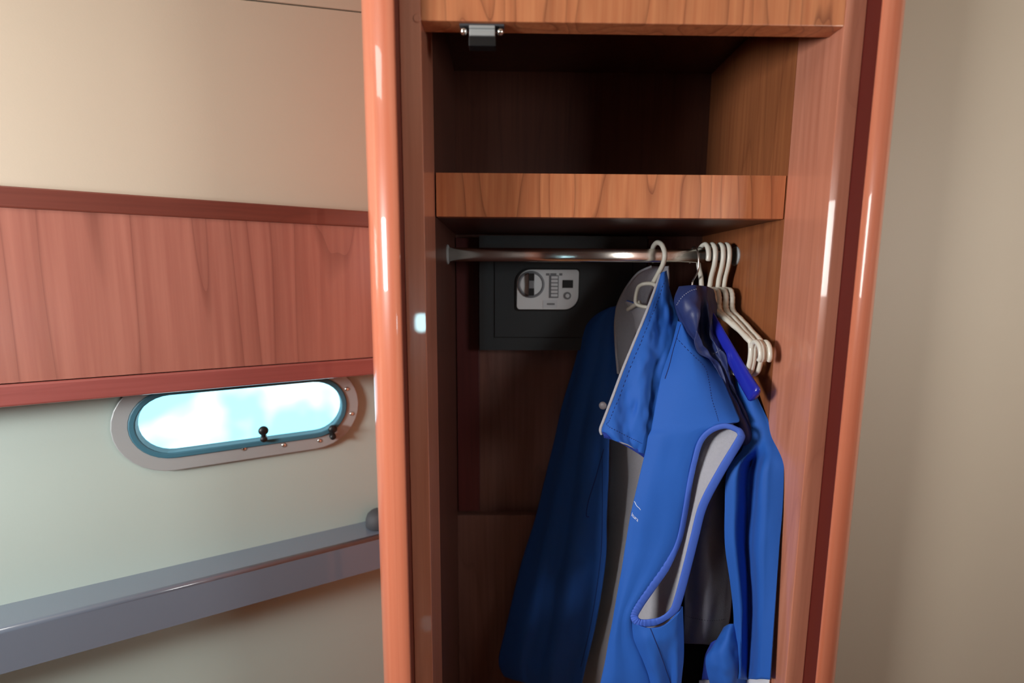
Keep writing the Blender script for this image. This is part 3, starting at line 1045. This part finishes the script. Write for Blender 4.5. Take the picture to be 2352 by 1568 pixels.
# print on the chest: stroke and lettering following the cloth
bn = pn.bvh()
pr_pts = []
for t in range(13):
    q = t / 12
    wv = 1.1 * math.sin(q * 9)
    pr_pts.append(on_patch(bn, 1455.6 + 15.6 * q + 0.6 * wv, 1149 + 21.5 * q - 0.3 * wv, 0.0019))
pr_pts = [p for p in pr_pts if p]
if len(pr_pts) > 3: tube('print_stroke', pr_pts, 0.0007, M['print'], vest, 6)
tcu = bpy.data.curves.new('chest_lettering', 'FONT')
tcu.body = 'ltura'
tcu.size = 1.0
tob = bpy.data.objects.new('chest_lettering_src', tcu)
COL.objects.link(tob)
dg = bpy.context.evaluated_depsgraph_get()
tme = bpy.data.meshes.new_from_object(tob.evaluated_get(dg))
xs = [v.co.x for v in tme.vertices]
wmax = max(xs)
V, ok = [], True
for v in tme.vertices:
    a, b = v.co.x / wmax, v.co.y
    px = 1451 + 14.5 * a + 2.4 * b
    py = 1183.5 + 14.0 * a - 11.5 * b
    p = on_patch(bn, px, py, 0.0021)
    V.append(p if p else at(px, py, 0.915))
Fc = [tuple(p.vertices) for p in tme.polygons]
bpy.data.objects.remove(tob)
lt = make('chest_lettering', V, Fc, M['print'], vest)
lt['label'] = 'white lettering printed on the chest'

# ------------------------------------------------------------------ navy nylon jacket behind the vest
ny = empty('rain_jacket', (0.42, 0.98, 1.0), 'dark navy nylon jacket bunched on the blue hanger behind the vest', 'jacket')
pj = Patch([
    [(1560, 658, 1.03), (1578, 656, 1.00), (1596, 655, 0.985), (1610, 656, 0.995), (1624, 658, 1.0), (1638, 664, 1.03)],
    [(1549, 688, 1.02), (1572, 690, 0.970), (1596, 688, 0.965), (1612, 690, 0.985), (1628, 690, 0.985), (1646, 695, 1.03)],
    [(1556, 722, 1.01), (1578, 728, 0.968), (1600, 724, 0.950), (1610, 728, 0.985), (1630, 728, 0.970), (1648, 730, 1.02)],
    [(1572, 760, 1.00), (1588, 765, 0.970), (1602, 762, 0.944), (1611, 765, 0.990), (1634, 765, 0.965), (1648, 765, 1.01)],
    [(1600, 800, 0.985), (1604, 800, 0.965), (1610, 800, 0.945), (1620, 795, 0.972), (1644, 788, 0.950), (1664, 790, 0.985)],
    [(1622, 840, 0.975), (1634, 838, 0.955), (1645, 835, 0.942), (1654, 828, 0.948), (1664, 818, 0.935), (1675, 822, 0.975)],
    [(1650, 890, 0.965), (1660, 888, 0.948), (1668, 885, 0.935), (1675, 880, 0.945), (1681, 880, 0.942), (1688, 880, 0.965)],
    [(1672, 950, 0.95), (1682, 945, 0.938), (1690, 940, 0.925), (1698, 938, 0.935), (1706, 935, 0.93), (1718, 935, 0.955)],
    [(1690, 1010, 0.94), (1702, 1008, 0.928), (1712, 1005, 0.915), (1722, 1002, 0.925), (1734, 1000, 0.918), (1750, 1000, 0.945)],
    [(1690, 1100, 0.95), (1705, 1100, 0.938), (1718, 1100, 0.925), (1730, 1100, 0.93), (1748, 1100, 0.925), (1764, 1100, 0.945)],
    [(1690, 1300, 0.955), (1704, 1300, 0.945), (1716, 1300, 0.935), (1726, 1300, 0.94), (1738, 1300, 0.935), (1748, 1300, 0.945)],
    [(1690, 1650, 0.955), (1700, 1650, 0.945), (1708, 1650, 0.935), (1714, 1650, 0.94), (1720, 1650, 0.935), (1726, 1650, 0.945)],
], nu=60, nv=120, k=0.42, wob=0.013, wfreq=13, seed=23)
pj.build('jacket_shell', M['nylon'], M['nylon'], ny, 0.002)
seam('collar_stitching', pj, [(1556, 700), (1568, 683), (1584, 670), (1600, 664)], M['thread'], ny, 0.0008, n=24, dash=True)
seam('flap_stitching', pj, [(1640, 812), (1652, 806), (1662, 800), (1664, 808)], M['thread'], ny, 0.0007, n=12, dash=True)
# ------------------------------------------------------------------ second blue softshell: shoulder and sleeve at the right
js = empty('softshell_jacket', (0.46, 0.9, 1.0), 'blue long sleeved softshell jacket hanging nearest the right side of the wardrobe', 'jacket')


def sleeve_bulge(u, v):
    a = min(1, max(0, (v - 0.25) / 0.12))
    return 0.080 * a * math.exp(-((u - 0.42) / 0.13) ** 2) - 0.012 * math.sin(math.pi * u)


ps_ = Patch([
    [(1688, 866, 0.965), (1735, 905, 0.935)],
    [(1697, 925, 0.95), (1762, 960, 0.905)],
    [(1708, 985, 0.93), (1785, 1000, 0.885)],
    [(1706, 1030, 0.91), (1797, 1035, 0.858)],
    [(1681, 1062, 0.895), (1800, 1064, 0.842)],
    [(1668, 1095, 0.888), (1800, 1100, 0.835)],
    [(1665, 1170, 0.885), (1797, 1170, 0.828)],
    [(1666, 1253, 0.885), (1790, 1253, 0.822)],
    [(1679, 1344, 0.885), (1784, 1344, 0.816)],
    [(1686, 1416, 0.885), (1779, 1416, 0.811)],
    [(1686, 1490, 0.885), (1774, 1490, 0.806)],
    [(1684, 1558, 0.885), (1769, 1560, 0.802)],
], ncol=11, nu=70, nv=70, bulge=sleeve_bulge, wob=0.004, wfreq=9, seed=14)
ps_.build('sleeve', M['softshell'], M['softshell'], js, 0.003)
pl2 = Patch([
    [(1664, 1440, 0.905), (1682, 1432, 0.885), (1712, 1436, 0.905)],
    [(1652, 1462, 0.90), (1675, 1458, 0.875), (1716, 1462, 0.90)],
    [(1634, 1490, 0.895), (1670, 1490, 0.868), (1718, 1490, 0.895)],
    [(1622, 1512, 0.895), (1668, 1520, 0.865), (1718, 1520, 0.895)],
    [(1626, 1548, 0.895), (1668, 1550, 0.866), (1716, 1550, 0.895)],
    [(1640, 1600, 0.895), (1672, 1600, 0.868), (1712, 1600, 0.895)],
    [(1650, 1680, 0.895), (1675, 1680, 0.87), (1710, 1680, 0.895)],
], nu=30, nv=40, wob=0.008, wfreq=16, seed=9)
pl2.build('cuff_fold', M['softshell'], M['softshell'], js, 0.003)
pl3 = Patch([
    [(1634, 1476, 0.915), (1648, 1468, 0.905), (1664, 1466, 0.912)],
    [(1620, 1504, 0.915), (1640, 1504, 0.905), (1664, 1504, 0.912)],
    [(1612, 1560, 0.915), (1640, 1560, 0.908), (1664, 1560, 0.912)],
], nu=16, nv=20, wob=0.006, wfreq=30, seed=1)
pl3.build('inner_fold', M['softdark'], M['softdark'], js, 0.003)
pwh = Patch([
    [(1606, 1563, 0.93), (1640, 1558, 0.925), (1700, 1560, 0.912), (1735, 1553, 0.86), (1750, 1555, 0.84), (1768, 1558, 0.82)],
    [(1603, 1620, 0.93), (1640, 1620, 0.925), (1700, 1620, 0.912), (1735, 1620, 0.86), (1750, 1620, 0.84), (1764, 1620, 0.82)],
    [(1600, 1720, 0.93), (1640, 1720, 0.925), (1700, 1720, 0.912), (1735, 1720, 0.86), (1748, 1720, 0.84), (1758, 1720, 0.82)],
], nu=30, nv=14, wob=0.002)
pwh.build('white_hem', M['whitecloth'], M['whitecloth'], js, 0.003)

# ------------------------------------------------------------------ charcoal t-shirt sleeve between them
ts = empty('tshirt', (0.42, 0.94, 1.0), 'charcoal jersey t-shirt hanging between the vest and the softshell jacket', 't-shirt')
pt = Patch([
    [(1600, 1060, 0.985), (1700, 1060, 0.965)],
    [(1585, 1130, 0.965), (1692, 1130, 0.950)],
    [(1574, 1250, 0.955), (1684, 1250, 0.945)],
    [(1572, 1380, 0.955), (1680, 1380, 0.945)],
    [(1571, 1440, 0.955), (1672, 1440, 0.945)],
    [(1572, 1476, 0.955), (1656, 1482, 0.945)],
], ncol=7, nu=30, nv=40, wob=0.004, wfreq=9, seed=6,
    bulge=lambda u, v: -0.035 * math.sin(math.pi * u) + 0.006 * math.sin(10 * u))
pt.build('sleeve', M['charcoal'], M['charcoal'], ts, 0.003)
seam('hem_stitching', pt, [(1572, 1412), (1600, 1420), (1635, 1424), (1665, 1420)], M['dgrey'], ts, 0.0006, n=40, dash=True)
pt2 = Patch([
    [(1560, 1000, 1.00), (1720, 1000, 0.975)],
    [(1560, 1250, 1.00), (1720, 1250, 0.975)],
    [(1560, 1500, 1.00), (1720, 1500, 0.975)],
    [(1560, 1760, 1.00), (1720, 1760, 0.975)],
], ncol=7, nu=24, nv=24, wob=0.006, wfreq=8, seed=16)
pt2.build('shirt_body', M['black_jersey'], M['black_jersey'], ts, 0.003)

# ------------------------------------------------------------------ hangers
# hanger of the vest, posed on its own
vh = empty('coat_hanger', at(1512, 586, YROD), 'ivory plastic hanger holding the bright blue vest', 'hanger', 'ivory plastic coat hangers')
hk = [(1502, 603, 1.100), (1499, 583, 1.101), (1501, 566, 1.098), (1510, 557, 1.086), (1521, 563, 1.067), (1527, 583, 1.058), (1523, 606, 1.062), (1511, 630, 1.074), (1499, 652, 1.086)]
tube('hook', [P(p) for p in hk], [0.0035] + [0.0056] * 39 + [0.0052], M['white'], vh, 12, n=40)
rg = [(1500, 652, 1.078), (1478, 652, 1.088), (1466, 660, 1.100), (1460, 684, 1.104), (1462, 698, 1.102), (1478, 704, 1.092), (1494, 704, 1.082), (1508, 690, 1.074), (1510, 664, 1.074)]
tube('neck_ring', [P(p) for p in rg], 0.0045, M['white'], vh, 10, closed=True, n=60)
base = at(1485, 700, 1.09)
fa = [base + Vector(v) for v in ((-0.012, 0.012, 0.006), (-0.022, 0.03, -0.004), (-0.04, 0.07, -0.025), (-0.06, 0.11, -0.045))]
na = [P(p) for p in ((1492, 703, 1.080), (1530, 750, 1.045), (1560, 790, 1.015), (1600, 840, 0.975), (1640, 900, 0.945), (1648, 925, 0.938))]
tube('arm', fa, 0.0050, M['white'], vh, 10, n=24)
tube('arm', na, 0.0050, M['white'], vh, 10, n=24)


def L(u, w):
    return Vector((0, -u, w))           # local hanger plane: u towards the room, w up


def ribbed(pts, n, r):
    c = curve(pts, n)
    return tube_geo(c, [r * (1 + 0.07 * math.sin(i * 1.7)) for i in range(len(c))], 10)


def build_white(e, flip=1):
    hook = [L(-0.017 * flip, -0.012), L(-0.0175 * flip, 0.004), L(-0.012 * flip, 0.019), L(0.001, 0.0255), L(0.016 * flip, 0.018), L(0.021 * flip, 0.0), L(0.018 * flip, -0.022), L(0.007 * flip, -0.048), L(0.002 * flip, -0.074)]
    tube('hook', hook, [0.0034] + [0.0054] * 40, M['white'], e, 12, n=40, local=True)
    body = [L(-0.170, -0.158), L(-0.10, -0.137), L(-0.062, -0.124), L(-0.050, -0.112), L(-0.048, -0.092), L(-0.040, -0.078), L(-0.022, -0.075), L(0, -0.075),
            L(0.022, -0.075), L(0.040, -0.078), L(0.048, -0.092), L(0.050, -0.112), L(0.062, -0.124), L(0.10, -0.138), L(0.182, -0.172)]
    v, f = ribbed(body, 110, 0.0058)
    make('arms', v, f, M['white'], e, smooth=True, local=True)
    for s in (-1, 1):
        k = 0.182 if s > 0 else 0.170
        z = 0.0 if s > 0 else 0.014
        bar = [L((k - 0.002) * s, -0.171 + z), L((k + 0.002) * s, -0.190 + z), L(k * s, -0.215 + z), L((k - 0.012) * s, -0.235), L(0.13 * s, -0.243), L(0.0, -0.245)]
        tube('lower_bar', bar, 0.0052, M['white'], e, 10, n=36, local=True)
        hk_ = [L((k + 0.001) * s, -0.186 + z), L((k + 0.006) * s, -0.173 + z), L((k + 0.018) * s, -0.170 + z), L((k + 0.030) * s, -0.179 + z), L((k + 0.034) * s, -0.195 + z), L((k + 0.030) * s, -0.203 + z)]
        tube('strap_hook', hk_, 0.0048, M['white'], e, 10, n=24, local=True)


def place_rod(o, px, rz):
    p = at(px, 586, YROD)
    o.location = (p.x, YROD, Z_ROD)
    o.rotation_euler = (0, 0, math.radians(rz))


first = empty('coat_hanger', (0, 0, 0), cat='hanger', group='ivory plastic coat hangers')
build_white(first)
labels = ['bare ivory hanger crowded second from the right side of the wardrobe',
          'bare ivory hanger third from the right side of the wardrobe',
          'rightmost bare ivory hanger touching the wardrobe side']
rest = list(first.children)
for i, (px, rz) in enumerate(((1652, -1.0), (1633, 3.0), (1666, -1.0))):
    if i == 0:
        e = first
    else:
        e = first.copy()
        COL.objects.link(e)
        for ch in rest:
            c = ch.copy()
            COL.objects.link(c)
            c.parent = e
    place_rod(e, px, rz)
    e['label'] = labels[i]
rev = empty('coat_hanger', (0, 0, 0), 'ivory hanger with its hook turned the other way beside the metal hook', 'hanger', 'ivory plastic coat hangers')
build_white(rev, -1)
place_rod(rev, 1617, 10.0)

# blue hanger with a metal hook
bh = empty('blue_hanger', (0, 0, 0), 'royal blue plastic hanger with a chrome wire hook', 'hanger')
tube('wire_hook', [L(-0.016, -0.016), L(-0.0165, 0.004), L(-0.009, 0.017), L(0.003, 0.019), L(0.014, 0.008), L(0.019, -0.012), L(0.018, -0.034), L(0.006, -0.05), L(0.0, -0.058), L(0.0, -0.085)],
     0.0019, M['chrome'], bh, 10, n=50, local=True)
arm = [L(-0.20, -0.255), L(-0.12, -0.185), L(-0.05, -0.115), L(-0.015, -0.088), L(0.015, -0.088), L(0.05, -0.115), L(0.12, -0.180), L(0.19, -0.245), L(0.222, -0.272)]
c = curve(arm, 60)
v, f = tube_geo(c, [(0.013 + 0.007 * abs(i - 30) / 30) * (1.0 if 2 <= i <= 58 else (0.85 if i in (1, 59) else 0.5)) for i in range(61)], 16, flat=0.42, up=(0, 0, 1))
make('hanger_body', v, f, M['bluehanger'], bh, smooth=True, local=True)
place_rod(bh, 1594, 12.0)

# ------------------------------------------------------------------ daylit porthole in the rear wall (reflected in the lacquer)
w2 = empty('window_2', (-0.60, -1.86, 1.185), 'porthole in the wall behind the viewer', kind='structure')
oc = []
for i in range(33):
    t = 2 * math.pi * i / 32
    oc.append((0.045 * math.copysign(abs(math.cos(t)) ** 0.6, math.cos(t)), 0.065 * math.copysign(abs(math.sin(t)) ** 0.6, math.sin(t))))
oc = oc[:-1]
prism('pane', oc, (1, 0, 0), (0, 0, 1), (-0.60, -1.855, 1.185), (0, 0.004, 0), M['sky_pane'], w2)
tube('window_frame', [Vector((-0.60 + a * 1.3, -1.85, 1.185 + b * 1.2)) for a, b in oc], 0.012, M['steel'], w2, 8, closed=True)

# frames: the left cabin window, and an added one around the right fill lamp
for nm, lab, x0, x1, yc in (('window_3', 'cabin window left of the viewer', -1.75, -1.70, -0.18), ('fill_lamp_frame', 'added frame around the right fill lamp', 1.38, 1.40, -0.10)):
    w3 = empty(nm, (x0, yc, 1.42), lab, kind='structure')
    for y0, y1, z0, z1 in ((-0.36, -0.31, 1.38, 1.86), (0.31, 0.36, 1.38, 1.86), (-0.31, 0.31, 1.38, 1.43), (-0.31, 0.31, 1.81, 1.86)):
        box('window_frame', x0, x1, yc + y0, yc + y1, z0, z1, M['trim_dark'], w3, 0.004)
